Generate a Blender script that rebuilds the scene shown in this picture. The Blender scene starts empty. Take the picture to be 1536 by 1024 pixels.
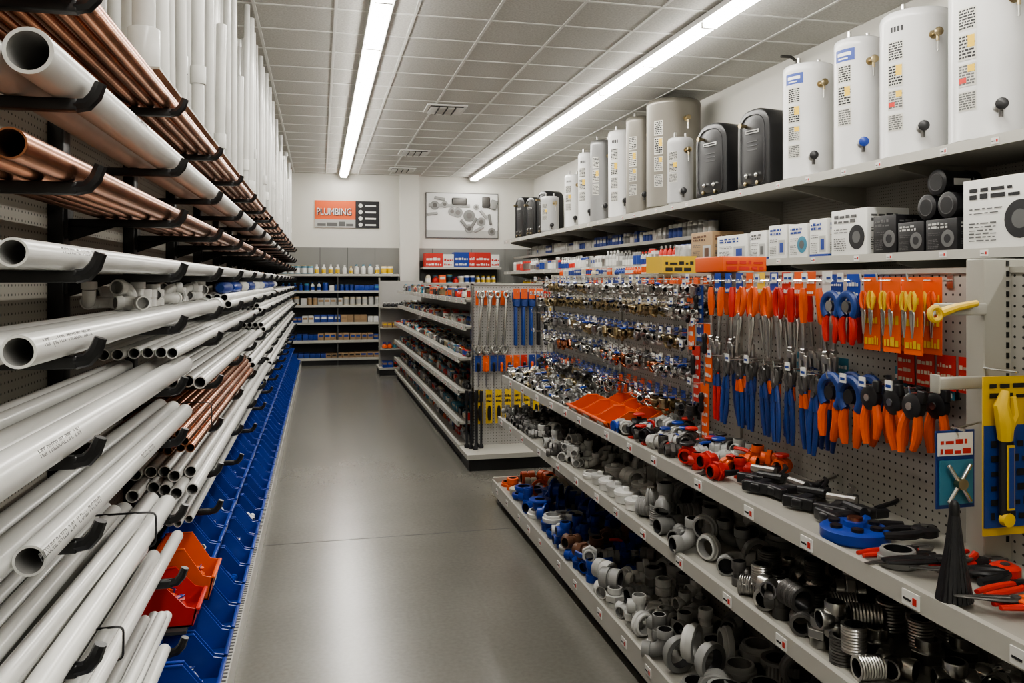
import bpy, math, random
import numpy as np
from mathutils import Matrix, Vector
random.seed(7)
R=random.random
def U(a,b): return a+(b-a)*R()
sc=bpy.context.scene
# ------------------------------------------------------------ materials
M={}
def mat(name,col,rough=.5,metal=0.,var=0.,noise=0.,nscale=20.,bump=0.,emis=0.,spec=.5):
    m=bpy.data.materials.new(name); m.use_nodes=True
    nt=m.node_tree; b=nt.nodes['Principled BSDF']
    b.inputs['Roughness'].default_value=rough; b.inputs['Metallic'].default_value=metal
    b.inputs['Specular IOR Level'].default_value=spec
    c=nt.nodes.new('ShaderNodeRGB'); c.outputs[0].default_value=(*col,1)
    out=c.outputs[0]
    if var>0:
        g=nt.nodes.new('ShaderNodeNewGeometry'); mr=nt.nodes.new('ShaderNodeMapRange')
        mr.inputs['To Min'].default_value=1-var; mr.inputs['To Max'].default_value=1+var*.6
        nt.links.new(g.outputs['Random Per Island'],mr.inputs['Value'])
        h=nt.nodes.new('ShaderNodeHueSaturation'); nt.links.new(mr.outputs[0],h.inputs['Value']); nt.links.new(out,h.inputs['Color']); out=h.outputs[0]
    if noise>0 or bump>0:
        tc=nt.nodes.new('ShaderNodeTexCoord'); n=nt.nodes.new('ShaderNodeTexNoise'); n.inputs['Scale'].default_value=nscale; n.inputs['Detail'].default_value=4
        nt.links.new(tc.outputs['Object'],n.inputs['Vector'])
        if noise>0:
            mr=nt.nodes.new('ShaderNodeMapRange'); mr.inputs['From Min'].default_value=.3; mr.inputs['From Max'].default_value=.7
            mr.inputs['To Min'].default_value=1-noise; mr.inputs['To Max'].default_value=1+noise*.5
            nt.links.new(n.outputs['Fac'],mr.inputs['Value'])
            h=nt.nodes.new('ShaderNodeHueSaturation'); nt.links.new(mr.outputs[0],h.inputs['Value']); nt.links.new(out,h.inputs['Color']); out=h.outputs[0]
        if bump>0:
            bp=nt.nodes.new('ShaderNodeBump'); bp.inputs['Strength'].default_value=bump; bp.inputs['Distance'].default_value=.01
            nt.links.new(n.outputs['Fac'],bp.inputs['Height']); nt.links.new(bp.outputs[0],b.inputs['Normal'])
    nt.links.new(out,b.inputs['Base Color'])
    if emis>0:
        b.inputs['Emission Color'].default_value=(1.,.965,.90,1); b.inputs['Emission Strength'].default_value=emis
    M[name]=m; return m
mat('white_pvc',(.68,.68,.655),.25,var=.2,noise=.08,nscale=6)
mat('white_pvc_bore_shade',(.33,.33,.32),.6)  # same white plastic inside the bore, shade put into the colour
mat('grey_pvc',(.24,.24,.232),.42,var=.35)
mat('lightgrey_pvc',(.46,.46,.44),.4,var=.22)
mat('copper',(.56,.25,.14),.27,1.,var=.3,noise=.3,nscale=8)
mat('black_metal',(.011,.011,.012),.38)
mat('black_plastic',(.015,.015,.017),.35,var=.3)
mat('blue_plastic',(.012,.048,.31),.32,var=.2)
mat('deep_blue',(.014,.045,.2),.4,var=.2)
mat('orange',(.70,.11,.02),.42,var=.2)
mat('red',(.52,.03,.02),.42,var=.2)
mat('yellow',(.68,.45,.04),.45,var=.12)
mat('steel',(.5,.49,.47),.28,1.,var=.3)
mat('chrome',(.75,.75,.73),.16,1.,var=.12)
mat('brass',(.44,.36,.22),.3,1.,var=.35)
mat('iron',(.11,.105,.10),.42,.5,var=.4)
mat('white_paint',(.63,.63,.625),.2,noise=.06,nscale=3)
mat('heater_silver',(.23,.23,.23),.33,.5,noise=.06,nscale=2)
mat('heater_tan',(.21,.197,.17),.36,.45,noise=.08,nscale=2)
mat('heater_grey',(.38,.38,.38),.35)
mat('shelf_beige',(.33,.32,.285),.48,noise=.06,nscale=4)
mat('shelf_lip',(.42,.41,.37),.4)
mat('shelf_dark',(.05,.05,.048),.5)
mat('kick_black',(.01,.01,.01),.5)
mat('upright_grey',(.34,.33,.29),.42)
mat('paper_white',(.68,.68,.65),.6,var=.12)
mat('label_paper',(.52,.51,.46),.6)
mat('ink_dark',(.012,.012,.014),.6)
mat('ink_grey',(.10,.10,.10),.6)
mat('ink_blue',(.015,.045,.24),.5)
mat('ink_red',(.5,.03,.02),.5)
mat('carton',(.34,.23,.13),.7,var=.15)
mat('wall_paint',(.60,.59,.545),.7,noise=.03,nscale=2)
mat('wall_grey',(.22,.22,.21),.7,noise=.04,nscale=2)
mat('ceiling_tile',(.50,.495,.465),.85,noise=.2,nscale=60)
mat('ceiling_tbar',(.66,.66,.63),.5)
mat('vent_dark',(.03,.03,.03),.6)
mat('fixture_white',(.75,.75,.73),.4)
mat('lamp_glow',(1,1,1),.5,emis=32)
mat('poster_white',(.62,.62,.61),.5)
mat('goods_teal',(.05,.22,.32),.5,var=.3)
mat('goods_cream',(.55,.50,.38),.5,var=.2)
mat('brown_plastic',(.12,.055,.03),.5,var=.3)
def pegboard(name,col,a1,a2,pitch=.0254,rad=.14):
    m=bpy.data.materials.new(name); m.use_nodes=True; nt=m.node_tree; b=nt.nodes['Principled BSDF']; b.inputs['Roughness'].default_value=.55
    tc=nt.nodes.new('ShaderNodeTexCoord'); sp=nt.nodes.new('ShaderNodeSeparateXYZ'); nt.links.new(tc.outputs['Object'],sp.inputs[0])
    fs=[]
    for a in (a1,a2):
        mu=nt.nodes.new('ShaderNodeMath'); mu.operation='MULTIPLY'; mu.inputs[1].default_value=1/pitch; nt.links.new(sp.outputs[a],mu.inputs[0])
        fr=nt.nodes.new('ShaderNodeMath'); fr.operation='FRACT'; nt.links.new(mu.outputs[0],fr.inputs[0])
        su=nt.nodes.new('ShaderNodeMath'); su.operation='SUBTRACT'; su.inputs[1].default_value=.5; nt.links.new(fr.outputs[0],su.inputs[0])
        pw=nt.nodes.new('ShaderNodeMath'); pw.operation='POWER'; pw.inputs[1].default_value=2; nt.links.new(su.outputs[0],pw.inputs[0]); fs.append(pw)
    ad=nt.nodes.new('ShaderNodeMath'); ad.operation='ADD'; nt.links.new(fs[0].outputs[0],ad.inputs[0]); nt.links.new(fs[1].outputs[0],ad.inputs[1])
    lt=nt.nodes.new('ShaderNodeMath'); lt.operation='LESS_THAN'; lt.inputs[1].default_value=rad*rad; nt.links.new(ad.outputs[0],lt.inputs[0])
    mx=nt.nodes.new('ShaderNodeMix'); mx.data_type='RGBA'; mx.inputs['A'].default_value=(*col,1); mx.inputs['B'].default_value=(.012,.012,.011,1)
    nt.links.new(lt.outputs[0],mx.inputs['Factor']); nt.links.new(mx.outputs['Result'],b.inputs['Base Color']); M[name]=m
pegboard('pegboard_side',(.34,.33,.30),'Y','Z')
pegboard('pegboard_left',(.34,.325,.28),'Y','Z')
pegboard('pegboard_end',(.38,.37,.35),'X','Z')
def floor_mat():
    m=bpy.data.materials.new('polished_concrete'); m.use_nodes=True; nt=m.node_tree; b=nt.nodes['Principled BSDF']
    tc=nt.nodes.new('ShaderNodeTexCoord')
    def noise(s,d):
        n=nt.nodes.new('ShaderNodeTexNoise'); n.inputs['Scale'].default_value=s; n.inputs['Detail'].default_value=d; nt.links.new(tc.outputs['Object'],n.inputs['Vector']); return n
    n1=noise(1.1,3); n2=noise(50,4)
    r=nt.nodes.new('ShaderNodeValToRGB'); r.color_ramp.elements[0].position=.2; r.color_ramp.elements[0].color=(.122,.117,.102,1); r.color_ramp.elements[1].position=.8; r.color_ramp.elements[1].color=(.160,.154,.136,1)
    nt.links.new(n1.outputs['Fac'],r.inputs[0])
    mr=nt.nodes.new('ShaderNodeMapRange'); mr.inputs['To Min'].default_value=.82; mr.inputs['To Max'].default_value=1.18; nt.links.new(n2.outputs['Fac'],mr.inputs['Value'])
    h=nt.nodes.new('ShaderNodeHueSaturation'); nt.links.new(mr.outputs[0],h.inputs['Value']); nt.links.new(r.outputs[0],h.inputs['Color'])
    nt.links.new(h.outputs[0],b.inputs['Base Color'])
    b.inputs['Roughness'].default_value=.25; b.inputs['Specular IOR Level'].default_value=.85
    M['floor']=m
floor_mat()
# ------------------------------------------------------------ mesh templates (V, sizes, loops, mats)
def fin(V,F,Mi=None):
    V=np.array(V,dtype=np.float64).reshape(-1,3)
    sizes=np.array([len(f) for f in F],dtype=np.int32); loops=np.array([i for f in F for i in f],dtype=np.int32)
    if Mi is None: Mi=0
    mats=np.full(len(F),Mi,dtype=np.int32) if isinstance(Mi,int) else np.array(Mi,dtype=np.int32)
    return (V,sizes,loops,mats)
def merge(parts):
    Vs=[];S=[];L=[];Q=[];n=0
    for p in parts:
        t=p[0]; X=p[1] if len(p)>1 else None; mi=p[2] if len(p)>2 else None
        V=t[0]
        if X is not None:
            A=np.array(X); V=V@A[:3,:3].T+A[:3,3]
        Vs.append(V);S.append(t[1]);L.append(t[2]+n);Q.append(t[3] if mi is None else np.full_like(t[3],mi)); n+=len(V)
    return (np.concatenate(Vs),np.concatenate(S),np.concatenate(L),np.concatenate(Q))
def tr(x,y,z): return Matrix.Translation((x,y,z))
def rx(a): return Matrix.Rotation(math.radians(a),4,'X')
def ry(a): return Matrix.Rotation(math.radians(a),4,'Y')
def rz(a): return Matrix.Rotation(math.radians(a),4,'Z')
def scl(x,y=None,z=None):
    if y is None: y=z=x
    return Matrix.Diagonal((x,y,z,1))
def lathe(prof,seg=12,c0=True,c1=True,mi=0):
    V=[];F=[]
    for r,z in prof:
        for k in range(seg):
            a=2*math.pi*k/seg; V.append((r*math.cos(a),r*math.sin(a),z))
    for i in range(len(prof)-1):
        for k in range(seg):
            k2=(k+1)%seg
            F.append((i*seg+k,i*seg+k2,(i+1)*seg+k2,(i+1)*seg+k))
    if c0: F.append(tuple(reversed(range(seg))))
    if c1: F.append(tuple(range((len(prof)-1)*seg,len(prof)*seg)))
    return fin(V,F,mi)
def sweep(pts,rad,seg=8,mi=0,closed=False,sx=1.,sy=1.):
    pts=[Vector(p) for p in pts]; n=len(pts)
    if not hasattr(rad,'__len__'): rad=[rad]*n
    V=[];F=[];up=Vector((0,1,0))
    for i,p in enumerate(pts):
        if closed: t=(pts[(i+1)%n]-pts[i-1])
        else: t=pts[min(i+1,n-1)]-pts[max(i-1,0)]
        t.normalize()
        a=up-t*up.dot(t)
        if a.length<1e-3: a=Vector((1,0,0))-t*t.x
        a.normalize(); b=t.cross(a)
        for k in range(seg):
            an=2*math.pi*k/seg; V.append(p+(a*math.cos(an)*sy+b*math.sin(an)*sx)*rad[i])
    m=n if closed else n-1
    for i in range(m):
        j=(i+1)%n
        for k in range(seg):
            k2=(k+1)%seg; F.append((i*seg+k,i*seg+k2,j*seg+k2,j*seg+k))
    if not closed:
        F.append(tuple(reversed(range(seg)))); F.append(tuple(range((n-1)*seg,n*seg)))
    return fin([tuple(v) for v in V],F,mi)
def box(sx,sy,sz,b=0.,mi=0):
    x,y,z=sx/2,sy/2,sz/2
    if b<=0:
        V=[(i*x,j*y,k*z) for i in(-1,1) for j in(-1,1) for k in(-1,1)]
        F=[(0,1,3,2),(4,6,7,5),(0,4,5,1),(2,3,7,6),(0,2,6,4),(1,5,7,3)]
        return fin(V,F,mi)
    import bmesh
    bm=bmesh.new(); bmesh.ops.create_cube(bm,size=1)
    bmesh.ops.scale(bm,vec=(sx,sy,sz),verts=bm.verts)
    bmesh.ops.bevel(bm,geom=bm.edges[:],offset=b,segments=3,affect='EDGES',profile=.5)
    V=[tuple(v.co) for v in bm.verts]; bm.verts.index_update()
    F=[tuple(v.index for v in f.verts) for f in bm.faces]; bm.free()
    return fin(V,F,mi)
class MB:
    def __init__(s): s.p=[];s.slots=[]
    def slot(s,m):
        if m not in s.slots: s.slots.append(m)
        return s.slots.index(m)
    def add(s,t,X=None,mats=('white_pvc',)):
        if isinstance(mats,str): mats=(mats,)
        mp=np.array([s.slot(m) for m in mats]); V=t[0]
        if X is not None:
            A=np.array(X); V=V@A[:3,:3].T+A[:3,3]
        s.p.append((V,t[1],t[2],mp[np.minimum(t[3],len(mp)-1)]))
    def box(s,x0,x1,y0,y1,z0,z1,m,b=0.):
        s.add(box(abs(x1-x0),abs(y1-y0),abs(z1-z0),b),tr((x0+x1)/2,(y0+y1)/2,(z0+z1)/2),m)
    def cyl(s,p0,p1,r,m,seg=10):
        d=Vector(p1)-Vector(p0); q=d.to_track_quat('Z','Y').to_matrix().to_4x4()
        s.add(lathe([(r,0),(r,d.length)],seg),Matrix.Translation(p0)@q,m)
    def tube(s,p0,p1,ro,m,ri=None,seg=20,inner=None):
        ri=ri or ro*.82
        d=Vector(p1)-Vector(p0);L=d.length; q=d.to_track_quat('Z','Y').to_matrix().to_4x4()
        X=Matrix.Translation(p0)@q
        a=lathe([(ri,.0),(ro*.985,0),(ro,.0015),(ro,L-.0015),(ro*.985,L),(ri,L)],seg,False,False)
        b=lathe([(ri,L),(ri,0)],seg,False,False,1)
        s.add(merge([(a,),(b,)]),X,(m,inner or m))
    def quad(s,o,u,v,m):
        o=np.array(o);u=np.array(u);v=np.array(v)
        s.add(fin([o,o+u,o+u+v,o+v],[(0,1,2,3)]),None,m)
    def printed(s,o,u,v,bg,ink,lines=4,header=None,off=.0015,fill=.6,x1=.92):
        o=np.array(o,float);u=np.array(u,float);v=np.array(v,float); n=np.cross(u,v); n/=np.linalg.norm(n)
        if bg: s.quad(o+n*off,u,v,bg)
        o2=o+n*off*2
        top=.93
        if header:
            s.quad(o2+v*.78,u,v*.22,header); top=.72
        hgt=fill*(top-.08)/max(lines,1)
        for i in range(lines):
            yy=.08+(top-.08)*(i/lines); x=.08
            while x<x1-.07:
                w=U(.06,.25)
                if x+w>x1: w=x1-x
                s.quad(o2+u*x+v*yy,u*w,v*hgt*U(.5,1),ink); x+=w+.05
    def build(s,name,parent=None,smooth=35):
        Vs=[];S=[];L=[];Q=[];n=0
        for V,a,l,q in s.p:
            Vs.append(V);S.append(a);L.append(l+n);Q.append(q);n+=len(V)
        V=np.concatenate(Vs);S=np.concatenate(S);L=np.concatenate(L);Q=np.concatenate(Q)
        me=bpy.data.meshes.new(name); me.vertices.add(len(V)); me.vertices.foreach_set('co',V.astype(np.float32).ravel())
        me.loops.add(len(L)); me.loops.foreach_set('vertex_index',L.astype(np.int32))
        me.polygons.add(len(S)); st=np.concatenate([[0],np.cumsum(S)[:-1]]).astype(np.int32)
        me.polygons.foreach_set('loop_start',st)
        try: me.polygons.foreach_set('loop_total',S.astype(np.int32))
        except Exception: pass
        me.polygons.foreach_set('material_index',Q.astype(np.int32))
        for m in s.slots: me.materials.append(M[m])
        me.update(calc_edges=True)
        me.polygons.foreach_set('use_smooth',np.ones(len(S),dtype=bool))
        me.set_sharp_from_angle(angle=math.radians(smooth)); me.update()
        o=bpy.data.objects.new(name,me); sc.collection.objects.link(o)
        if parent: o.parent=parent
        return o
def empty(name,loc=(0,0,0)):
    o=bpy.data.objects.new(name,None); o.location=loc; sc.collection.objects.link(o); return o
def text(s,name,loc,xdir,ydir,size,m,parent=None,ext=.0006,sx=1.):
    cu=bpy.data.curves.new(name,'FONT'); cu.body=s; cu.size=size; cu.extrude=ext; cu.materials.append(M[m])
    o=bpy.data.objects.new(name,cu); x=Vector(xdir).normalized(); y=Vector(ydir).normalized(); z=x.cross(y)
    X=Matrix((x,y,z)).transposed().to_4x4(); X.translation=Vector(loc); o.matrix_world=X@scl(sx,1,1); sc.collection.objects.link(o)
    if parent: o.parent=parent
    return o
# ------------------------------------------------------------ fittings
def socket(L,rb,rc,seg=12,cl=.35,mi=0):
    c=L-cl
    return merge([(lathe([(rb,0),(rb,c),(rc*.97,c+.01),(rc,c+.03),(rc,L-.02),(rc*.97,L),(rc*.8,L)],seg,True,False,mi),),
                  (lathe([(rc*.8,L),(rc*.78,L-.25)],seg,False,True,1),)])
SEG=14
s1=socket(.5,.24,.3,SEG)
TEE=merge([(s1,),(s1,ry(180)),(s1,ry(90))])
TEE=merge([(TEE,rx(90))])
CROSS=merge([(s1,),(s1,ry(180)),(s1,ry(90)),(s1,ry(-90))]); CROSS=merge([(CROSS,rx(90))])
elp=[(.5-.5*math.cos(a)-.0,0,.0+.5*math.sin(a)) for a in [math.radians(k) for k in (0,18,36,54,72,90)]]
sh=socket(.32,.24,.3,SEG,.3)
ELB=merge([(sweep(elp,.25,SEG),tr(0,0,0)),(sh,rx(180)@tr(0,0,-.0)),(sh,tr(.5,0,.5)@ry(90))]); ELB=merge([(ELB,rx(90))])
WYE=merge([(s1,),(s1,ry(180)),(socket(.62,.24,.3,SEG),ry(45))]); WYE=merge([(WYE,rx(90))])
COUP=merge([(lathe([(.3,-.42),(.4,-.42),(.42,-.4),(.42,-.06),(.38,-.04),(.38,.04),(.42,.06),(.42,.4),(.4,.42),(.3,.42)],20,False,False),),
            (lathe([(.3,.42),(.29,-.42)],20,False,False,1),)])
thp=[(.3,-.42)]
for k in range(9): thp+=[(.41,-.42+k*.093),(.385,-.42+k*.093+.046)]
thp+=[(.41,.42),(.3,.42)]
THR=merge([(lathe(thp,20,False,False),),(lathe([(.3,.42),(.29,-.42)],20,False,False,1),)])
RING=merge([(lathe([(.36,-.16),(.5,-.16),(.52,-.13),(.52,.02),(.46,.04),(.46,.14),(.44,.17),(.36,.17)],24,False,False),),(lathe([(.36,.17),(.35,-.16)],24,False,False,1),)])
FLG=merge([(lathe([(.25,-.2),(.52,-.2),(.54,-.18),(.54,-.1),(.34,-.06),(.33,.25),(.27,.25)],22,False,False),),(lathe([(.27,.25),(.25,-.2)],22,False,False,1),)])
CAP=lathe([(.4,-.3),(.43,-.28),(.43,.12),(.38,.2),(.22,.26),(.05,.27)],20)
CLN=merge([(lathe([(.42,-.3),(.46,-.28),(.46,.0),(.5,.02),(.5,.14),(.47,.17),(.1,.17)],22),),(box(.3,.3,.18,.03),tr(0,0,.22))])
UNI=merge([(lathe([(.26,-.45),(.34,-.45),(.34,-.2),(.3,-.18),(.3,.18),(.34,.2),(.34,.45),(.26,.45)],14,False,False),),(lathe([(.26,.45),(.25,-.45)],14,False,False,1),),
           (lathe([(.46,-.14),(.48,-.12),(.48,.12),(.46,.14)],6),)])
VALVE=merge([(UNI,ry(90)),(lathe([(.14,0),(.14,.5)],8),),(sweep([(0,0,.5),(.25,0,.58),(.75,0,.6)],[.1,.1,.08],8,2,sy=1.6),)])
KNOB=merge([(UNI,ry(90)),(lathe([(.1,0),(.1,.45),(.34,.47),(.38,.5),(.38,.58),(.34,.62)],10,True,True,2),)])
def place(mb,t,x,y,z,s,mats,up=None):
    rr=random.choice([0,0,90,90,180,-90]) if up is None else up
    X=rz(U(0,360))@rx(rr)@scl(s)
    A=np.array(X)[:3,:3]; V=t[0]@A.T
    mb.add(t,tr(x,y,z-V[:,2].min())@X,mats)
def inner_of(m):
    return {'white_pvc':'white_pvc_bore_shade','lightgrey_pvc':'grey_pvc','grey_pvc':'ink_dark'}.get(m,'black_plastic')  # darker tones paint shade inside the fitting mouths
def fill(mb,x0,x1,z,zones,skip=.05):
    for (ya,yb,ts,ms,size,layers) in zones:
        st=size*.98
        nx=max(1,int(round((x1-x0)/st))); sx_=(x1-x0)/nx
        for l in range(layers):
            y=ya+st/2+l*st*.4
            run=0
            while y<yb-st*.4:
                if run<=0: t=random.choice(ts); m=random.choice(ms); run=random.randint(2,3)
                run-=1
                for i in range(nx):
                    x=x0+sx_*(i+.5)
                    if R()>skip+.3*l:
                        tt=t if R()<.6 else random.choice(ts); mm=m if R()<.5 else random.choice(ms)
                        third={'blue_plastic':'red','iron':'red'}.get(mm,'blue_plastic') if not isinstance(mm,tuple) else 'red'
                        if isinstance(mm,tuple): mm,third=mm
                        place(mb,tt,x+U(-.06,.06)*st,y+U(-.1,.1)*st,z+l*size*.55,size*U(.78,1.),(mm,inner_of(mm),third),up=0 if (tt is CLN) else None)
                y+=st
# ------------------------------------------------------------ retail goods
BOTTLE=merge([(lathe([(.2,0),(.25,.02),(.25,.6),(.2,.72),(.1,.8),(.1,.86)],10),),(lathe([(.12,.86),(.12,1.)],8,True,True,1),),(lathe([(.255,.12),(.255,.5)],10,False,False,2),)])
CAN=merge([(lathe([(.36,0),(.38,.02),(.38,.86),(.36,.9)],12),),(lathe([(.34,.9),(.34,.93)],12,True,True,1),),(lathe([(.385,.15),(.385,.7)],12,False,False,2),)])
BOXT=merge([(box(.8,.8,.8,.02),tr(0,0,.4)),(box(.81,.6,.25,0,2),tr(0,0,.5)),(box(.6,.81,.25,0,2),tr(0,0,.5))])
BAGT=merge([(lathe([(.25,0),(.4,.08),(.42,.3),(.3,.5),(.1,.6),(.2,.75)],9),),(box(.5,.04,.2,0,2),tr(0,0,.72))])
PAL=['paper_white','paper_white','ink_blue','goods_teal','ink_red','goods_cream','carton','black_plastic','orange','lightgrey_pvc','blue_plastic','yellow']
def goods(mb,axis,a0,a1,b0,b1,z,size,hs=1.,pal=PAL,ts=(BOTTLE,CAN,BOXT,BAGT),rows=2):
    a=a0+size/2
    while a<a1-size*.4:
        t=random.choice(ts); cols=(random.choice(pal),random.choice(pal),random.choice(pal)); n=random.randint(1,4); s=size*U(.75,1.05)
        for _ in range(n):
            if a>a1-size*.4: break
            for r in range(rows):
                b=b0+(b1-b0)*(r+.5)/rows
                x,y=(a,b) if axis=='x' else (b,a)
                mb.add(t,tr(x,y,z)@rz(U(-8,8))@scl(s,s,s*hs),cols)
            a+=s*.86
# ------------------------------------------------------------ room
H=3.7; XL=-.86; XR=4.32; YB=16.4; YF=-3.
def room():
    m=MB(); m.box(XL-.1,XR+.1,YF-.1,YB+.1,-.1,0,'floor')
    for y in (-.95,5.15): m.box(XL,XR,y-.003,y+.003,0,.0006,'ink_dark')
    m.build('floor')
    m=MB(); m.box(XL-.1,XR+.1,YF-.1,YB+.1,H,H+.1,'ceiling_tile')
    x=-.49
    while x<XR: m.box(x-.012,x+.012,YF,YB,H-.006,H+.01,'ceiling_tbar'); x+=.61
    y=YF+.3
    while y<YB: m.box(XL,XR,y-.012,y+.012,H-.0055,H+.01,'ceiling_tbar'); y+=.61
    m.build('ceiling')
    m=MB(); m.box(XL-.1,XL,YF,YB,0,H,'wall_paint'); m.build('wall_left')
    m=MB(); m.box(XR,XR+.1,YF,YB,0,H,'wall_paint'); m.build('wall_right')
    m=MB(); m.box(XL-.1,XR+.1,YF-.1,YF,0,H,'wall_paint'); m.build('wall_front')
    m=MB(); m.box(XL-.1,XR+.1,YB,YB+.1,0,H,'wall_paint'); m.box(XL,XR,YB-.03,YB,0,2.25,'wall_grey')
    for x in (.0,.53,1.06,2.2,3.0,3.7): m.box(x-.004,x+.004,YB-.032,YB-.02,0,2.25,'shelf_dark')
    m.build('wall_back')
    m=MB(); m.box(1.54,1.92,YB-.2,YB,0,H,'wall_paint'); m.build('trim_1')
    m=MB(); m.box(XL,XR,YB-.045,YB-.03,0,.1,'kick_black'); m.build('baseboard_back')
    m=MB(); m.box(XR-.015,XR,YF,YB,0,.1,'kick_black'); m.build('baseboard_right')
    for cx,cy in ((1.48,9.85),(1.49,13.3),(1.5,15.4)):
        m=MB(); m.box(cx-.24,cx+.24,cy-.24,cy+.24,H-.022,H-.006,'ceiling_tbar')
        m.box(cx-.2,cx+.2,cy-.2,cy+.2,H-.024,H-.021,'vent_dark')
        for k in range(6):
            yy=cy-.17+k*.068
            m.add(box(.4,.018,.004),tr(cx,yy,H-.036)@rx(-35),'ceiling_tbar')
        for xx in (-.1,0,.1): m.box(cx+xx-.006,cx+xx+.006,cy-.2,cy+.2,H-.05,H-.022,'vent_dark')
        m.build('ceiling_vent')
    for cx in (.45,3.02):
        m=MB(); m.box(cx-.085,cx+.085,YF+.4,YB-.1,H-.05,H-.006,'fixture_white')
        y=YF+.45
        while y<YB-.6:
            L=min(1.22,YB-.15-y)
            m.box(cx-.055,cx+.055,y,y+L-.03,H-.085,H-.05,'lamp_glow',0)
            m.box(cx-.064,cx+.064,y+L-.03,y+L,H-.092,H-.05,'ceiling_tbar'); y+=L
        m.build('ceiling_strip_light')
room()
# ------------------------------------------------------------ left pipe rack
ARMY=[.72,1.73]+[2.75+.97*k for k in range(14)]
ARMY=[y for y in ARMY if y<15.6]
TOPR=[2.14,1.95,1.79,1.62,1.455]
SET1=TOPR+[1.262,1.10,.86,.66,.44]
SET2=TOPR+[1.345,1.16,.975,.78,.62]
def arm(mb,y,z,tip=-.425):
    mb.box(-.76,tip-.03,y-.014,y+.014,z-.024,z,'black_metal',.003)
    mb.add(sweep([(tip-.035,y,z-.012),(tip-.014,y,z-.008),(tip+.0,y,z+.008),(tip+.01,y,z+.034)],[.014,.014,.0135,.012],8,sx=1,sy=1.1),None,'black_metal')
    mb.box(-.78,-.745,y-.03,y+.03,z-.06,z+.03,'black_metal')
    mb.add(fin([(-.75,y-.004,z-.024),(-.75,y+.004,z-.024),(-.75,y-.004,z-.07),(-.75,y+.004,z-.07),(-.62,y-.004,z-.024),(-.62,y+.004,z-.024)],
        [(0,2,4),(1,5,3),(0,4,5,1),(2,3,5,4),(0,1,3,2)]),None,'black_metal')
def rack():
    m=MB()
    m.box(XL,-.80,-.6,15.7,.0,H-.01,'pegboard_left')  # pegboard; above the rack its dark tone stands in for shade between pipes
    for i,y in enumerate(ARMY):
        m.box(-.80,-.755,y-.036,y+.036,0,2.262,'black_metal',.004)
        for z in (SET1 if y<3 else SET2): arm(m,y,z)
    m.box(-.8,-.345,-.6,15.7,.07,.10,'shelf_beige'); m.box(-.37,-.335,-.6,15.7,.0,.115,'shelf_lip')
    y=-.5
    while y<15.6:
        m.box(-.366,-.34,y,y+.012,.113,.1165,'shelf_dark'); y+=.03
    m.box(-.8,-.49,2.75,15.7,2.264,2.272,'upright_grey')
    m.box(-.8,-.48,3.2,15.7,.30,.312,'shelf_dark'); 
    m.build('pipe_rack')
rack()
def pipe_run(mb,zarm,y0,y1,r,m,x0=-.45,x1=-.73,jit=.0,layers=1,ragged=.0,inner=None,seg=18,tilt=0.):
    for l in range(layers):
        x=x0-r-l*r
        while x-r>x1:
            a=y0+U(0,ragged); b=y1-U(0,ragged)
            z=zarm+r+l*r*1.74+.001
            mb.tube((x,a,z+tilt),(x+U(-jit,jit),b,z),r,m,seg=seg,inner=inner)
            x-=2*r+.002
m=MB()
wi='white_pvc_bore_shade'
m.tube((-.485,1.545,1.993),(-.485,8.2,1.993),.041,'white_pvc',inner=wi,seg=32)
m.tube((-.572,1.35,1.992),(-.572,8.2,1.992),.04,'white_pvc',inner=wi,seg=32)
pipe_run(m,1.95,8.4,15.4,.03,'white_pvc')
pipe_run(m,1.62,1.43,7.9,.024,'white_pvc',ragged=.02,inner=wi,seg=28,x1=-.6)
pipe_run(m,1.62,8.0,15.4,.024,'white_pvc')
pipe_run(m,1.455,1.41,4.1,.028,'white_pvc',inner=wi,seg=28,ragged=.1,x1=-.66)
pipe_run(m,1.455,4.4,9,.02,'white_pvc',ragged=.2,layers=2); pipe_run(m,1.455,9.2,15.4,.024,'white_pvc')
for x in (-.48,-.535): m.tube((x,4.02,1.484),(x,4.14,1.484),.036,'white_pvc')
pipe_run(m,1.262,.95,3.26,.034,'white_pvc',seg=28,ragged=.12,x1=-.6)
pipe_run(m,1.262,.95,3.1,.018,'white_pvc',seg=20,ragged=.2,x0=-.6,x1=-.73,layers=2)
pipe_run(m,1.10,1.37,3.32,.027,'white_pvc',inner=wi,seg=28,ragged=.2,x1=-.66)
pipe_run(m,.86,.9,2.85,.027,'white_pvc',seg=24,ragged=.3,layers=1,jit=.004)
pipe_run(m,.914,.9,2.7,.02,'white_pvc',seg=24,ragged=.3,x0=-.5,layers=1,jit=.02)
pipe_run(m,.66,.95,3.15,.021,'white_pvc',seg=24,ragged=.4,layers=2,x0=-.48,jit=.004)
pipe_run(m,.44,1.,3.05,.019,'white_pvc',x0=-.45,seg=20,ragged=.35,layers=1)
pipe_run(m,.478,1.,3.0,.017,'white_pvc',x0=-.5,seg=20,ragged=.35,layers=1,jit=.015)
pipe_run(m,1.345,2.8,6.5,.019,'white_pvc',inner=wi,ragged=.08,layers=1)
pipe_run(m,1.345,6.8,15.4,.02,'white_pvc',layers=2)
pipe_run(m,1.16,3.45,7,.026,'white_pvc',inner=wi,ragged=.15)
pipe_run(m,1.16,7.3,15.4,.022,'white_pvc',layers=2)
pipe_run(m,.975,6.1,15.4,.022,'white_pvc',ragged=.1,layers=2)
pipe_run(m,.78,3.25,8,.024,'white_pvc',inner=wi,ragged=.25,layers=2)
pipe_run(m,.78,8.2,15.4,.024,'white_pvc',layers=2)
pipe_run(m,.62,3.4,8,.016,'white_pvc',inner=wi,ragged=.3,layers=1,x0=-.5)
pipe_run(m,.62,8.2,15.4,.02,'white_pvc',layers=1,x0=-.5)
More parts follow.
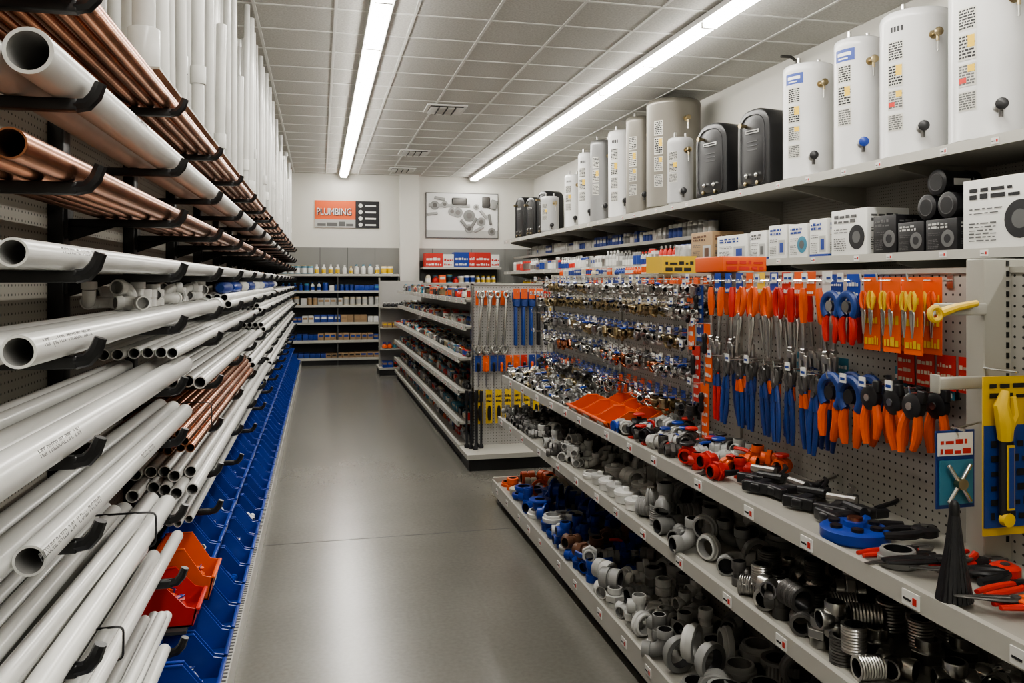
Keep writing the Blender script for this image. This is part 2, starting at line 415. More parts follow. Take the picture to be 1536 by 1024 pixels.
m.build('white_pvc_pipes')
m=MB()
pipe_run(m,2.14,.9,7.5,.022,'copper',layers=2,ragged=.1); pipe_run(m,2.14,7.7,15.4,.022,'copper',layers=2)
m.build('copper_pipes')
m=MB()
m.tube((-.475,1.43,1.8165),(-.475,8,1.8165),.026,'copper',inner='brown_plastic',seg=32,ri=.0225)  # brown inside the copper tube is shade put into the colour
m.tube((-.532,1.5,1.8165),(-.532,8,1.8165),.026,'copper',inner='brown_plastic',seg=28)
pipe_run(m,1.79,1.4,8,.018,'copper',x0=-.562,ragged=.1,x1=-.68)
pipe_run(m,1.79,8.2,15.4,.022,'copper')
m.build('copper_pipes')
m=MB(); pipe_run(m,.975,3.1,5.9,.0165,'copper',x0=-.443,x1=-.72,layers=4,ragged=.08,inner='brown_plastic'); m.build('copper_tube_bundle')
pr=empty('pipe_lettering')
for s,x,y,z,r,sz in (('PVC 5 SCH 40   1-1/2 IN   PRESSURE PIPE',-.475,1.62,1.645,.024,.018),('NSF  pvc 1120   PRESSURE  280 PSI',-.479,1.52,1.484,.028,.02),
      ('PRESSURE RATED  2 IN   V. Drain  PVC DWV',-.478,1.5,1.128,.027,.02),('PVC SCH 40 DWV',-.478,2.3,1.128,.027,.02),('PVC DWV 3 IN',-.485,2.2,1.993,.041,.02),('NSF PRESSURE PIPE  2 IN',-.485,1.5,1.297,.034,.022)):
    a=math.radians(25)
    n=Vector((math.cos(a),0,math.sin(a))); y_=Vector((-math.sin(a),0,math.cos(a)))
    p=Vector((x,y,z))+n*(r+.0006)-y_*sz*.35
    text(s,'print',p,(0,1,0),y_,sz,'ink_grey',pr,ext=.0002)
m=MB()
def strap(y,x0,x1,z0,z1,r=.003):
    pts=[]
    cx,cz=(x0+x1)/2,(z0+z1)/2; a=(x1-x0)/2+r*.5; b=(z1-z0)/2+r*.5
    for k in range(48):
        t=2*math.pi*k/48; c,s=math.cos(t),math.sin(t); e=.22
        pts.append((cx+a*math.copysign(abs(c)**e,c),y+.006*math.sin(t*2),cz+b*math.copysign(abs(s)**e,s)))
    m.add(sweep(pts,r,6,closed=True),None,'black_plastic')
strap(2.2,-.72,-.478,.66,.738); strap(2.45,-.73,-.448,.86,.953); strap(3.6,-.72,-.441,.975,1.094,.0025)
m.build('pipe_bundle_straps')
m=MB()
for x,st,rr in ((-.735,.2,(.02,.026)),(-.64,.24,(.022,.03,.036)),(-.54,.40,(.022,.027,.034))):
    y=3.0+U(0,.1)
    while y<15.6:
        r=random.choice(rr); yy=y+U(-.03,.03); top=random.choice((U(2.95,3.4),U(3.3,3.66),3.65,3.65))
        m.tube((x,yy,2.274),(x+U(-.012,.012),yy+U(-.03,.03),top),r,'white_pvc',seg=16,inner=wi)
        if R()<.4:
            zc=U(2.3,2.7); m.tube((x,yy,zc),(x,yy,zc+.08),r*1.3,'white_pvc',seg=16)
        if R()<.3: m.tube((x,yy,top-.06),(x,yy,top),r*1.28,'white_pvc',seg=16)
        y+=st*U(.75,1.35)
m.tube((-.56,2.87,2.274),(-.56,2.87,2.42),.05,'white_pvc'); m.tube((-.56,2.87,2.42),(-.56,2.87,3.5),.036,'white_pvc'); m.tube((-.56,2.87,2.75),(-.56,2.87,2.85),.046,'white_pvc')
m.build('standing_pvc_pipes')
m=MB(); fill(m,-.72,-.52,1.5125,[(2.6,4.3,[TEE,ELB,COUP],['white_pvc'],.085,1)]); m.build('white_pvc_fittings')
m=MB()
for k in range(10):
    y=4.6+k*.55; m.add(lathe([(.3,0),(.45,.1),(.45,.9),(.3,1)],10),tr(-.52,y,1.56)@rx(-90)@scl(.075,.075,.4),random.choice(['ink_blue','paper_white','blue_plastic']))
m.build('wrapped_hose_packs')
def bin_t(w,d,h,t=.006,lip=.42):
    P=[]
    P.append((box(d,w,t),tr(0,0,t/2)))
    P.append((box(t,w,h),tr(-d/2+t/2,0,h/2)))
    for s in (-1,1):
        y0=s*(w/2-t); y1=s*(w/2)
        V=[]
        for yy in (y0,y1):
            V+= [(-d/2,yy,0),(d/2,yy,0),(d/2+.02,yy,h*lip),(d/2-.02,yy,h*lip+.01),(d/2-.09,yy,h),(-d/2,yy,h)]
        F=[(0,1,2,3,4,5),(11,10,9,8,7,6)]+[(i,(i+1)%6,(i+1)%6+6,i+6) for i in range(6)]
        P.append((fin(V,F),))
        P.append((box(d-.09,.012,.008,.002),tr(-.045,s*(w/2-.003),h)))
    P.append((box(t,w,h*lip),tr(d/2+.008,0,h*lip/2)@ry(12)))
    P.append((box(.016,w,.010,.003),tr(d/2+.02,0,h*lip)))
    P.append((box(.002,.09,.032,0,1),tr(d/2+.015,0,h*lip*.5)@ry(12)))
    return merge(P)
def bins(name,col,ys,xc,z,w=.25,d=.2,h=.15,fillm=('paper_white','paper_white','blue_plastic','lightgrey_pvc'),n=6,lab='deep_blue'):
    mb=MB(); t=bin_t(w-.02,d,h)
    for y in ys:
        mb.add(t,tr(xc,y,z),(col,lab if R()<.6 else 'paper_white'))
        for k in range(n):
            if R()<.5: mb.add(BAGT,tr(xc+U(-.06,.04),y+U(-.07,.07),z+.008+U(0,.02))@rz(U(0,360))@rx(U(-30,30))@scl(.085),(random.choice(fillm),'paper_white','ink_blue'))
            else: mb.add(random.choice([TEE,ELB,COUP]),tr(xc+U(-.05,.05),y+U(-.07,.07),z+.03+U(0,.03))@rz(U(0,360))@rx(U(0,90))@scl(.06),(random.choice(fillm),'grey_pvc'))
    return mb.build(name)
bins('blue_storage_bins','blue_plastic',[1.1+.255*k for k in range(56)],-.47,.101,d=.2,h=.175)
ys=[3.35+.255*k for k in range(47)]
bins('orange_storage_bin','orange',[ys[1]],-.54,.313,h=.21,d=.2,fillm=('paper_white','orange','carton'),lab='goods_cream')
bins('red_storage_bin','red',[ys[0]],-.565,.313,fillm=('red','orange'),lab='red')
bins('blue_storage_bins','blue_plastic',ys[2:],-.575,.313,h=.18)
# ------------------------------------------------------------ shelving helper
def tags(mb,x,y0,y1,z,side=-1,step=.32):
    y=y0+.1
    while y<y1:
        mb.box(x+side*.003,x,y,y+.055,z-.028,z+.006,'paper_white'); mb.box(x+side*.004,x+side*.003,y+.008,y+.02,z-.02,z-.004,'ink_red'); 
        mb.box(x+side*.004,x+side*.003,y+.026,y+.05,z-.016,z-.011,'ink_dark'); y+=step*U(.7,1.3)
def shelfX(mb,xf,xb,y0,y1,z,tag=True,surf='shelf_beige'):
    s=-1 if xf<xb else 1
    mb.box(xf,xb,y0,y1,z-.02,z,surf); mb.box(xf+s*.006,xf-s*.012,y0,y1,z-.038,z+.012,'shelf_lip')
    if tag: tags(mb,xf+s*.006,y0,y1,z-.005,s)
    y=y0+.02
    while y<y1-.02 and (y1-y0)<8:
        mb.box(xf-s*.02,xf-s*.026,y,y+.016,z,z+.0008,'shelf_dark'); y+=.03
# ------------------------------------------------------------ gondola 1
G0,G1=-.6,5.83; PX=1.68
m=MB()
m.box(PX,PX+.04,G0,G1,.1,1.62,'pegboard_side')
m.box(PX-.005,PX+.045,G0,G1,1.62,1.635,'upright_grey')
for y in (G0+.02,.65,1.78,3.05,4.4,G1-.03): m.box(PX-.012,PX+.05,y-.02,y+.02,0,1.64,'upright_grey')
for s in (-1,1):
    c=PX+.02
    m.box(c+s*.02,c+s*.44,G0,G1,.0,.10,'kick_black'); 
    m.box(c+s*.02,c+s*.47,G0,G1,.10,.13,'shelf_beige')
m.box(1.222,1.234,G0,G1,.06,.155,'shelf_lip')
tags(m,1.222,G0,G1,.12)
shelfX(m,1.27,PX,G0,G1,.60); shelfX(m,1.30,PX,G0,G1,.90)
shelfX(m,2.12,PX+.04,G0,G1,.6); shelfX(m,2.12,PX+.04,G0,G1,.95); shelfX(m,2.1,PX+.04,G0,G1,1.3)
m.box(1.23,1.68,G1-.012,G1,.13,.17,'shelf_lip')
for y in (.65,1.78,3.05,4.4,5.75):
    for z,xf in ((.58,1.32),(.88,1.34)):
        m.add(fin([(xf,y-.002,z),(PX,y-.002,z),(PX,y-.002,z-.1),(xf,y+.002,z),(PX,y+.002,z),(PX,y+.002,z-.1)],[(0,1,2),(5,4,3),(0,2,5,3),(0,3,4,1),(1,4,5,2)]),None,'upright_grey')
m.box(1.60,1.80,1.70,1.76,.9,1.655,'upright_grey',.004)
for k in range(28):
    z=.95+k*.0254
    m.box(1.665,1.672,1.697,1.701,z,z+.014,'kick_black'); m.box(1.73,1.737,1.697,1.701,z,z+.014,'kick_black')
m.build('gondola_shelving')
WP,GP,LG,BL='white_pvc','grey_pvc','lightgrey_pvc','blue_plastic'
m=MB()
fill(m,1.25,1.66,.131,[(5.3,5.8,[RING,CLN,COUP],[WP,BL,WP,'goods_cream','orange'],.12,1),(4.45,5.3,[TEE,RING,CLN,RING,FLG,RING],[BL,BL,BL,BL,WP],.135,2),
   (3.75,4.45,[VALVE,TEE,COUP,CLN],[BL,BL,BL,GP,LG,'brown_plastic'],.105,2),(2.9,3.75,[TEE,COUP,RING,ELB,UNI],[GP,LG,GP,LG,WP],.11,2),(1.4,2.9,[RING,THR,TEE,RING],[GP,LG,GP],.14,2)])
m.build('pipe_fittings')
m=MB()
fill(m,1.29,1.66,.601,[(5.0,5.8,[TEE,ELB,UNI],['iron',GP],.065,2),(4.1,5.0,[TEE,COUP,ELB],['iron',LG,WP,LG],.085,2),(3.3,4.1,[CLN,COUP,CLN,RING],[WP,WP,WP,LG],.12,1),
   (2.5,3.3,[ELB,THR,WYE,RING],[GP,LG,GP,GP],.115,2),(1.75,2.5,[THR,TEE,UNI,THR],['steel','steel','steel','iron'],.095,2),(.8,1.75,[CROSS,TEE,ELB],['chrome','steel'],.115,1)])
m.build('pipe_fittings')
m=MB()
fill(m,1.32,1.66,.901,[(4.75,5.8,[TEE,UNI,ELB,KNOB],['chrome','steel',LG,'brass'],.055,2),(4.35,4.75,[VALVE,TEE],['steel',GP],.06,1),(3.15,3.62,[VALVE,KNOB,UNI],[('black_plastic','red'),('iron','red'),LG],.078,1),
  (2.6,3.15,[VALVE,TEE,KNOB],[('red','black_plastic'),('red','iron'),('iron','red'),('orange','red'),LG],.078,1)])
m.build('valve_fittings')
m=MB()
t=bin_t(.2,.15,.08)
for y in (3.72,3.93,4.14):
    for x in (1.40,1.57): m.add(t,tr(x,y,.901)@rz(180),('orange','paper_white'))
m.build('orange_parts_trays')
CLAMP=merge([(box(.3,.05,.04,.012),),(box(.04,.14,.05,.01),tr(-.12,0,0)),(box(.04,.10,.04,.01),tr(.05,0,.01)),(lathe([(.018,-.06),(.02,.06)],10,mi=1),tr(.0,0,.025)@rx(90)),(sweep([(.1,0,.02),(.2,.02,.03),(.24,.05,.03)],.01,8,1),)])
m=MB()
for i in range(6):
    y=2.07+.1*i; m.add(CLAMP,tr(U(1.46,1.54),y,.925)@rz(U(-10,35))@scl(.72),('black_plastic',random.choice(['steel','black_plastic'])))
m.build('black_pipe_clamps')
m=MB()
prof=[(.02,0),(.085,0),(.09,.006),(.09,.03),(.08,.036),(.03,.036),(.03,.05),(.012,.052)]
X=tr(1.41,1.94,.902)
m.add(lathe(prof,32),X,'blue_plastic')
for k in range(6):
    a=k*60; m.add(lathe([(.016,0),(.016,.008)],12),X@rz(a)@tr(.058,0,.036),'black_metal')
m.add(lathe([(.02,0),(.02,.01)],14),X@tr(0,0,.05),'copper')
m.add(sweep([(.07,0,.02),(.12,.01,.02),(.17,.05,.022)],[.018,.016,.012],8),X@rz(35),'blue_plastic')
m.add(sweep([(.07,0,.02),(.12,-.01,.02),(.16,-.04,.022)],[.016,.014,.01],8),X@rz(20),'black_plastic')
m.build('pipe_threader')
m=MB(); m.add(RING,tr(1.385,1.74,.921)@scl(.09,.09,.12),('grey_pvc','black_plastic')); m.build('pipe_union_ring')
# hand tool templates
def mirror(t): return merge([(t,scl(-1,1,1))])
h=sweep([(.008,0,0),(.018,0,-.02),(.022,0,-.06),(.016,0,-.095),(.004,0,-.11)],[.007,.011,.012,.009,.006],8,0,sy=.85)
j=sweep([(.004,0,-.105),(.011,0,-.125),(.009,0,-.17),(.003,0,-.25)],[.007,.009,.007,.003],8,1,sy=.7)
PLA=merge([(h,),(mirror(h),),(j,),(mirror(j),),(lathe([(.012,-.009),(.012,.009)],12,mi=1),tr(0,0,-.11)@rx(90))])
SDR=merge([(lathe([(.008,0),(.013,-.008),(.015,-.03),(.011,-.05),(.015,-.08),(.014,-.095),(.008,-.105)][::-1],10),),(lathe([(.0042,-.26),(.0042,-.105)],8,mi=1),),(box(.011,.003,.02,0,1),tr(0,0,-.262))])
PWR=merge([(sweep([(0,0,0),(0,0,-.02),(0,0,-.07),(0,0,-.115)],[.009,.0145,.016,.011],8,0,sy=.85),),(box(.014,.010,.11,.003,1),tr(0,0,-.165)),(box(.03,.014,.03,.005,1),tr(.006,0,-.225)),
  (box(.016,.014,.05,.004,1),tr(-.012,0,-.245)),(box(.014,.014,.04,.004,1),tr(.018,0,-.25)),(lathe([(.008,-.01),(.008,.01)],10,mi=1),tr(.0,0,-.205)@ry(90))])
h=sweep([(.006,0,-.05),(.012,0,-.09),(.018,0,-.14),(.017,0,-.2),(.012,0,-.25)],[.007,.009,.0105,.011,.008],8,0,sy=.75)
h2=sweep([(.008,0,-.062),(.0115,0,-.088),(.0145,0,-.11)],[.009,.0105,.0112],8,2,sy=.88)
jj=sweep([(.004,0,-.055),(.014,0,-.035),(.016,0,-.015),(.004,0,.005)],[.009,.011,.009,.005],8,1,sy=.7)
PLB=merge([(h,),(mirror(h),),(h2,),(mirror(h2),),(jj,),(sweep([(-.004,0,-.055),(-.011,0,-.035),(-.011,0,-.01),(-.002,0,.0)],[.009,.010,.009,.005],8,1,sy=.7),),(lathe([(.011,-.010),(.011,.010)],12,mi=1),tr(0,0,-.055)@rx(90))])
arc=[(.052*math.cos(math.radians(a)),0,-.06+.052*math.sin(math.radians(a))) for a in range(-60,245,22)]
PLC=merge([(sweep(arc,.017,10,0,sy=.9),),(lathe([(.024,-.012),(.024,.012)],14,mi=1),tr(0,0,-.06)@rx(90)),
  (sweep([(.03,0,-.1),(.04,0,-.14),(.034,0,-.19),(.028,0,-.215)],[.013,.016,.015,.010],9,2),),(sweep([(-.03,0,-.1),(-.04,0,-.14),(-.034,0,-.19),(-.028,0,-.215)],[.013,.016,.015,.010],9,2),)])
PLD=merge([(lathe([(.03,-.016),(.04,-.01),(.04,.01),(.03,.016)],16,mi=0),tr(0,0,-.04)@rx(90)),(lathe([(.012,-.02),(.012,.02)],10,mi=1),tr(0,0,-.04)@rx(90)),(box(.03,.02,.04,.006),tr(-.03,0,-.005)),
  (sweep([(.02,0,-.06),(.034,0,-.1),(.038,0,-.14),(.03,0,-.19)],[.013,.015,.015,.011],9,2),),(sweep([(-.02,0,-.06),(-.028,0,-.1),(-.028,0,-.13),(-.016,0,-.17)],[.013,.014,.014,.010],9,2),)])
WR=merge([(box(.022,.008,.34,.003),tr(0,0,.02)),(sweep([(.03*math.cos(math.radians(a)),0,-.18+.03*math.sin(math.radians(a))) for a in range(-230,51,28)],.012,8,sy=.6),),
  (sweep([(.022*math.cos(math.radians(a)),0,.205+.022*math.sin(math.radians(a))) for a in range(0,360,30)],.009,8,closed=True,sy=.7),)])
ADJ=merge([(box(.026,.012,.26,.005),tr(0,0,-.02)),(box(.06,.014,.05,.008,1),tr(.008,0,.14)),(box(.022,.014,.07,.005,1),tr(-.016,0,.18)),(box(.02,.014,.06,.005,1),tr(.03,0,.175)),(lathe([(.009,-.012),(.009,.012)],10,mi=1),tr(.01,0,.12)@ry(90))])
FY=rz(90)
def hook(mb,y,z,L=.16,tag=True,px=PX):
    mb.cyl((px,y,z),(px-L,y,z),.0028,'chrome',6); mb.cyl((px-L,y,z),(px-L-.004,y,z+.02),.0028,'chrome',6)
    mb.box(px-.004,px,y-.012,y+.012,z-.02,z+.015,'steel')
    if tag: mb.box(px-L-.012,px-L-.009,y-.014,y+.014,z-.004,z+.024,'paper_white'); mb.box(px-L-.013,px-L-.012,y-.010,y+.010,z+.004,z+.012,'ink_blue')
def card(mb,x,y,z0,z1,w,c,ink='paper_white',lines=4):
    mb.box(x,x+.002,y-w/2,y+w/2,z0,z1,c); mb.printed((x,y+w/2,z0),(0,-w,0),(0,0,z1-z0),None,ink,lines,off=.001,fill=.45)
m=MB()
y=1.90
while y<3.12:
    L=U(.12,.18); hook(m,y,1.60,L,tag=R()<.6)
    if y<2.10:
        for x in (PX-.06,PX-.12):
            card(m,x,y,1.40,1.61,.07,'orange','yellow',3)
            for d in (-.016,.016): m.add(PLA,tr(x-.016,y+d,1.57)@FY@scl(.5),('yellow' if R()<.6 else 'orange','steel'))
        y+=.085
    elif y<2.30:
        for x in (PX-.06,PX-.12):
            card(m,x,y,1.49,1.62,.06,'blue_plastic'); m.add(PLC,tr(x-.02,y,1.565)@FY@rx(U(-6,6))@scl(.72),('deep_blue','steel','red'))
        y+=.08
    else:
        typ=random.choice([PLA,PWR,PWR]); c='orange' if R()<.55 else 'red'
        if R()<.85: card(m,PX-.10,y,1.55,1.63,.05,random.choice(['blue_plastic','orange','orange','paper_white','ink_red','yellow']),'paper_white',2)
        for x in (PX-.065,PX-.13): m.add(typ,tr(x,y,1.575)@FY@rx(U(-5,5))@ry(U(-7,7)),(c,'steel'))
        y+=U(.07,.09)
m.build('hanging_pliers')
m=MB()
y=1.88
while y<3.08:
    z=1.30
    L=U(.12,.17); hook(m,y,z,L,tag=R()<.4)
    for x in (PX-.06,PX-.13):
        if y<2.14: m.add(PLD,tr(x,y,z+.0)@FY@rx(U(-5,5))@ry(U(-10,10))@scl(.9),('black_plastic','steel','orange' if R()<.75 else 'red'))
        elif y<2.32: m.add(PLC,tr(x,y,z+.01)@FY@ry(U(-8,8))@scl(.95),('deep_blue','black_plastic','orange'))
        else: m.add(PLB,tr(x,y,z-.01)@FY@rx(U(-5,5))@ry(U(-8,8)),('deep_blue' if y<2.9 else random.choice(['deep_blue','red']),'iron','orange' if R()<.7 else 'deep_blue'))
    if R()<.5: card(m,PX-.03,y,z-.02,z+.05,.05,random.choice(['ink_blue','paper_white','goods_teal']),'paper_white',2)
    y+=.09 if y<2.32 else U(.072,.09)
m.build('hanging_pipe_cutters')
m=MB()
for k in range(4):
    y=1.80+.078*k
    card(m,PX-.035,y,1.305,1.40,.068,'ink_red','goods_cream',3)
m.build('red_product_cards')
def pack(mb,x,y,z,s,card_,fm):
    mb.box(x-.001,x+.001,y-s*.36,y+s*.36,z-s*.35,z+.008,card_)
    if R()<.4: mb.box(x-.0016,x-.001,y-s*.28,y+s*.28,z-s*.22,z-s*.1,'paper_white')
    t=random.choice([TEE,ELB,UNI,COUP,KNOB,TEE]); mb.add(t,tr(x-.01,y,z-s*.75)@Matrix.Rotation(U(-.5,.5),4,'X')@rz(U(0,360))@scl(s*.8),(fm,'black_plastic','blue_plastic'))
    mb.add(random.choice([UNI,ELB]),tr(x-.01,y+s*.1,z-s*1.2)@rx(U(0,90))@scl(s*.5),(fm,'black_plastic'))
m=MB()
for z,cards,fms,s in ((1.605,['ink_blue','paper_white','orange','goods_cream'],['brass','steel','steel'],.055),(1.50,['black_plastic','goods_cream','black_plastic'],['brass','steel','brass'],.05),(1.37,['paper_white','ink_blue','ink_blue'],['steel','brass','steel'],.06),
                    (1.235,['ink_blue','ink_blue','paper_white','black_plastic'],['chrome','steel','copper'],.06),(1.08,['ink_blue','ink_blue','orange'],['brass','iron','chrome'],.066)):
    y=3.22
    if z<1.4: y=3.34
    while y<5.78:
        c=random.choice(cards); fm=random.choice(fms); n=random.randint(2,3); L=U(.14,.18)
        if z>1.55 and y<3.6: c='orange'
        for rep in range(2):
            if y>5.78: break
            hook(m,y,z,L,tag=R()<.35)
            for k in range(n): pack(m,PX-.025-k*.045,y,z,s,c,fm)
            y+=s*1.5
m.build('carded_fitting_packs')
m=MB()
for y,z,c in ((3.17,1.05,'orange'),(3.22,1.46,'ink_blue'),(3.14,1.30,'orange'),(3.25,1.2,'ink_red'),(3.3,1.42,'orange')):
    hook(m,y,z+.12)
    card(m,PX-.10,y,z-.12,z+.12,.075,c,'paper_white',5)
    m.add(SDR,tr(PX-.115,y,z+.08)@FY@scl(.8),('black_plastic','steel'))
m.build('carded_hand_tools')
m=MB()
m.box(1.515,1.70,1.612,1.616,1.00,1.375,'yellow',0)
m.printed((1.515,1.612,1.32),(.185,0,0),(0,0,.055),None,'ink_dark',2)
m.box(1.515,1.70,1.6075,1.611,1.02,1.26,'deep_blue')
m.printed((1.515,1.6075,1.02),(.185,0,0),(0,0,.24),None,'ink_dark',6)
for x in (1.555,1.65):
    m.add(sweep([(x,1.59,1.05),(x,1.59,1.15),(x,1.59,1.24)],[.013,.016,.014],10,sy=.8),None,'ink_dark')
    m.box(x-.009,x+.009,1.572,1.576,1.07,1.22,'yellow')
    m.box(x-.007,x+.007,1.571,1.572,1.075,1.215,'deep_blue')
    m.add(sweep([(x,1.59,1.23),(x-.006,1.585,1.27),(x-.016,1.585,1.31),(x-.004,1.585,1.345)],[.016,.02,.017,.009],10),None,'yellow')
    m.add(sweep([(x+.008,1.59,1.255),(x+.022,1.585,1.29),(x+.017,1.585,1.33)],[.012,.012,.007],8),None,'yellow')
    m.add(lathe([(.006,-.01),(.016,-.008),(.016,.008),(.006,.01)],14),tr(x,1.585,1.045)@rx(90),'yellow')
m.cyl((1.60,1.70,1.385),(1.60,1.60,1.385),.003,'chrome')
m.build('carded_pipe_wrench')
m=MB()
bx=1.42
m.box(bx-.002,bx+.105,1.65,1.653,1.06,1.245,'deep_blue')
m.printed((bx,1.65,1.185),(.10,0,0),(0,0,.055),'paper_white','ink_red',2)
m.box(bx+.005,bx+.098,1.6465,1.648,1.07,1.175,'goods_teal')
for a in (35,-35): m.add(box(.010,.010,.11,.004),tr(bx+.05,1.635,1.122)@ry(a),'chrome')
m.add(lathe([(.014,-.008),(.014,.008)],10),tr(bx+.05,1.63,1.122)@rx(90),'brass')
m.cyl((1.60,1.71,1.25),(bx+.05,1.645,1.25),.003,'chrome'); m.cyl((bx+.05,1.66,1.25),(bx+.05,1.62,1.25),.003,'chrome')
m.build('carded_shutoff_valve')
m=MB()
m.add(box(.14,.02,.03,.004),tr(1.53,1.70,1.35),'upright_grey'); m.add(box(.006,.03,.045,.002),tr(1.458,1.70,1.35),'upright_grey')
m.add(box(.14,.02,.03,.004),tr(1.53,1.70,1.53),'upright_grey')
m.add(sweep([(1.56,1.68,1.545),(1.50,1.68,1.535),(1.45,1.675,1.522)],[.008,.010,.012],10),None,'yellow'); m.add(sweep([(1.437+.016*math.cos(a),1.675,1.52+.016*math.sin(a)) for a in [k*math.pi/5 for k in range(10)]],.007,8,closed=True),None,'yellow')
m.build('display_hook_arms')
m=MB()
for k in range(20):
    a=2*math.pi*k/20; X0,Y0_=1.335,1.50
    m.add(sweep([(X0+.006*math.cos(a),Y0_+.006*math.sin(a),1.10),(X0+.015*math.cos(a),Y0_+.012*math.sin(a),1.02),(X0+.034*math.cos(a),Y0_+.028*math.sin(a),.91)],[.004,.006,.007],6),None,'black_plastic')
m.add(lathe([(.008,0),(.011,.01),(.011,.03),(.006,.04)],12),tr(1.335,1.50,1.085),'black_metal')
m.build('black_cable_bundle')
m=MB()
spec=[(1.45,1.80,PLB,'red'),(1.50,1.72,PLA,'red'),(1.44,1.66,PLB,'black_plastic'),(1.53,1.62,PLD,'red'),(1.47,1.58,PLA,'black_plastic'),(1.52,1.86,PLD,'black_plastic'),(1.56,1.68,PLB,'red'),(1.50,1.40,PLB,'red'),(1.42,1.38,PLA,'orange'),(1.42,1.74,PLA,'black_plastic'),(1.52,1.52,PLB,'red')]
for i,(x,y,t,c) in enumerate(spec):
    m.add(t,tr(x+.08,y,.916+.009*(i%3))@rz(90+U(-30,30)-180)@rx(-90)@scl(.85),(c,'iron','black_plastic'))
m.build('loose_hand_tools')
m=MB(); m.box(1.62,1.80,3.695,3.70,1.636,1.72,'yellow'); m.printed((1.62,3.695,1.64),(.18,0,0),(0,0,.075),None,'ink_dark',2,off=.001); m.box(1.62,1.625,3.70,3.9,1.636,1.72,'yellow'); m.build('yellow_shelf_sign')
m=MB(); m.box(1.6,1.8,3.05,3.3,1.636,1.70,'orange',.004); m.printed((1.6,3.05,1.64),(.2,0,0),(0,0,.055),None,'ink_red',2); m.build('orange_shelf_box')
m=MB(); goods(m,'y',3.95,5.7,1.66,1.74,1.636,.05,1.1,rows=1,pal=['paper_white','lightgrey_pvc','goods_cream','ink_blue','orange']); m.build('small_parts_packs')
# ------------------------------------------------------------ gondola 2
m=MB(); Y0,Y1=7.2,13.6; cx=1.66
m.box(cx-.02,cx+.02,Y0,Y1,.1,1.56,'pegboard_side')
for s in (-1,1):
    m.box(cx,cx+s*.42,Y0,Y1,0,.10,'kick_black'); m.box(cx,cx+s*.46,Y0,Y1,.1,.14,'shelf_lip')
    for z in (.34,.62,.91,1.19,1.43): shelfX(m,cx+s*(.46 if z<1 else .4),cx,Y0,Y1,z,tag=(s<0))
m.box(cx-.34,cx+.36,Y0-.05,Y0-.01,.1,1.56,'pegboard_end'); m.box(cx-.35,cx-.33,Y0-.06,Y0,.1,1.57,'chrome'); m.box(cx+.35,cx+.37,Y0-.06,Y0,.1,1.57,'chrome')
m.box(cx-.35,cx+.37,Y0-.06,Y0,1.56,1.575,'chrome')
m.box(cx-.44,cx+.44,Y0-.44,Y0-.05,0,.1,'kick_black'); m.box(cx-.46,cx+.46,Y0-.46,Y0-.05,.1,.14,'shelf_lip')
m.build('gondola_shelving')
m=MB()
P2=['paper_white','goods_teal','ink_red','orange','iron','steel','ink_blue','goods_cream','grey_pvc','brass','iron','black_plastic','grey_pvc']
for z in (.141,.341,.621,.911,1.191,1.431):
    goods(m,'y',Y0+.05,Y1,1.25 if z<1 else 1.3,1.62,z,.085 if z>.3 else .1,1.3 if z>1.4 else 1.,rows=3,pal=P2)
    goods(m,'y',Y0+.05,Y1,1.72,2.05,z,.1,1.2,rows=1)
m.build('shelved_plumbing_goods')
m=MB(); ye=Y0-.05
def ehook(x,z): m.cyl((x,ye,z),(x,ye-.12,z),.004,'chrome',6)
for i in range(4):
    x=1.375+i*.075; ehook(x,1.50)
    m.box(x-.03,x+.03,ye-.02,ye-.017,1.38,1.51,'orange')
    for d in (.04,.08): m.add(WR,tr(x,ye-d,1.22)@ry(U(-5,5))@scl(1.0,1,1.25),'chrome')
m.build('hanging_wrenches')
m=MB()
for i in range(5):
    x=1.70+i*.07; ehook(x,1.50)
    m.box(x-.03,x+.03,ye-.10,ye-.097,1.44,1.53,random.choice(['orange','red','orange']))
    for d in (.04,.08): m.add(ADJ,tr(x,ye-d,1.22)@scl(1,1,1.3),('deep_blue' if i<3 else 'black_plastic','steel' if i>2 else 'deep_blue'))
for i in range(10):
    x=1.36+i*.07; ehook(x,.93)
    m.box(x-.028,x+.028,ye-.06,ye-.055,.80,.94,random.choice(['orange','ink_red','orange','ink_blue'])); m.add(SDR,tr(x,ye-.075,.88)@scl(1,1,.8),('orange' if i%2 else 'black_plastic','steel'))
m.build('hanging_adjustable_wrenches')
m=MB()
for i in range(8):
    x=1.37+i*.086; ehook(x,.64)
    m.box(x-.029,x+.029,ye-.07,ye-.067,.34,.64,'yellow')
    m.printed((x-.029,ye-.07,.52),(.058,0,0),(0,0,.1),None,'ink_dark',2)
    m.add(lathe([(.01,0),(.016,.03),(.016,.1),(.008,.13)],8),tr(x,ye-.085,.37),'black_plastic')
m.build('yellow_carded_tools')
m=MB()
for i in range(5):
    x=1.25+.03*i; m.add(lathe([(.02,0),(.022,.02),(.01,.04),(.01,.4),(.016,.42),(.016,.5)],8),tr(x,ye-.1-.05*(i%3),.141),'black_plastic' if i%2 else 'ink_dark')
m.build('black_plungers')
m=MB(); m.box(1.0,1.75,14.25,14.3,.1,1.6,'pegboard_end'); m.box(.98,1.78,13.95,14.65,0,.1,'kick_black'); m.box(.97,1.79,13.93,14.66,.1,.13,'shelf_lip')
m.box(.99,1.01,14.2,14.35,.1,1.65,'upright_grey'); 
for z in (.45,.8,1.15): m.box(1.0,1.75,13.95,14.25,z-.02,z,'shelf_beige'); m.box(1.0,1.75,14.3,14.6,z-.02,z,'shelf_beige')
m.build('gondola_shelving')
m=MB()
for z in (.131,.451,.801,1.151): goods(m,'x',1.02,1.75,13.97,14.22,z,.11,1.2,rows=2)
m.build('shelved_plumbing_goods')
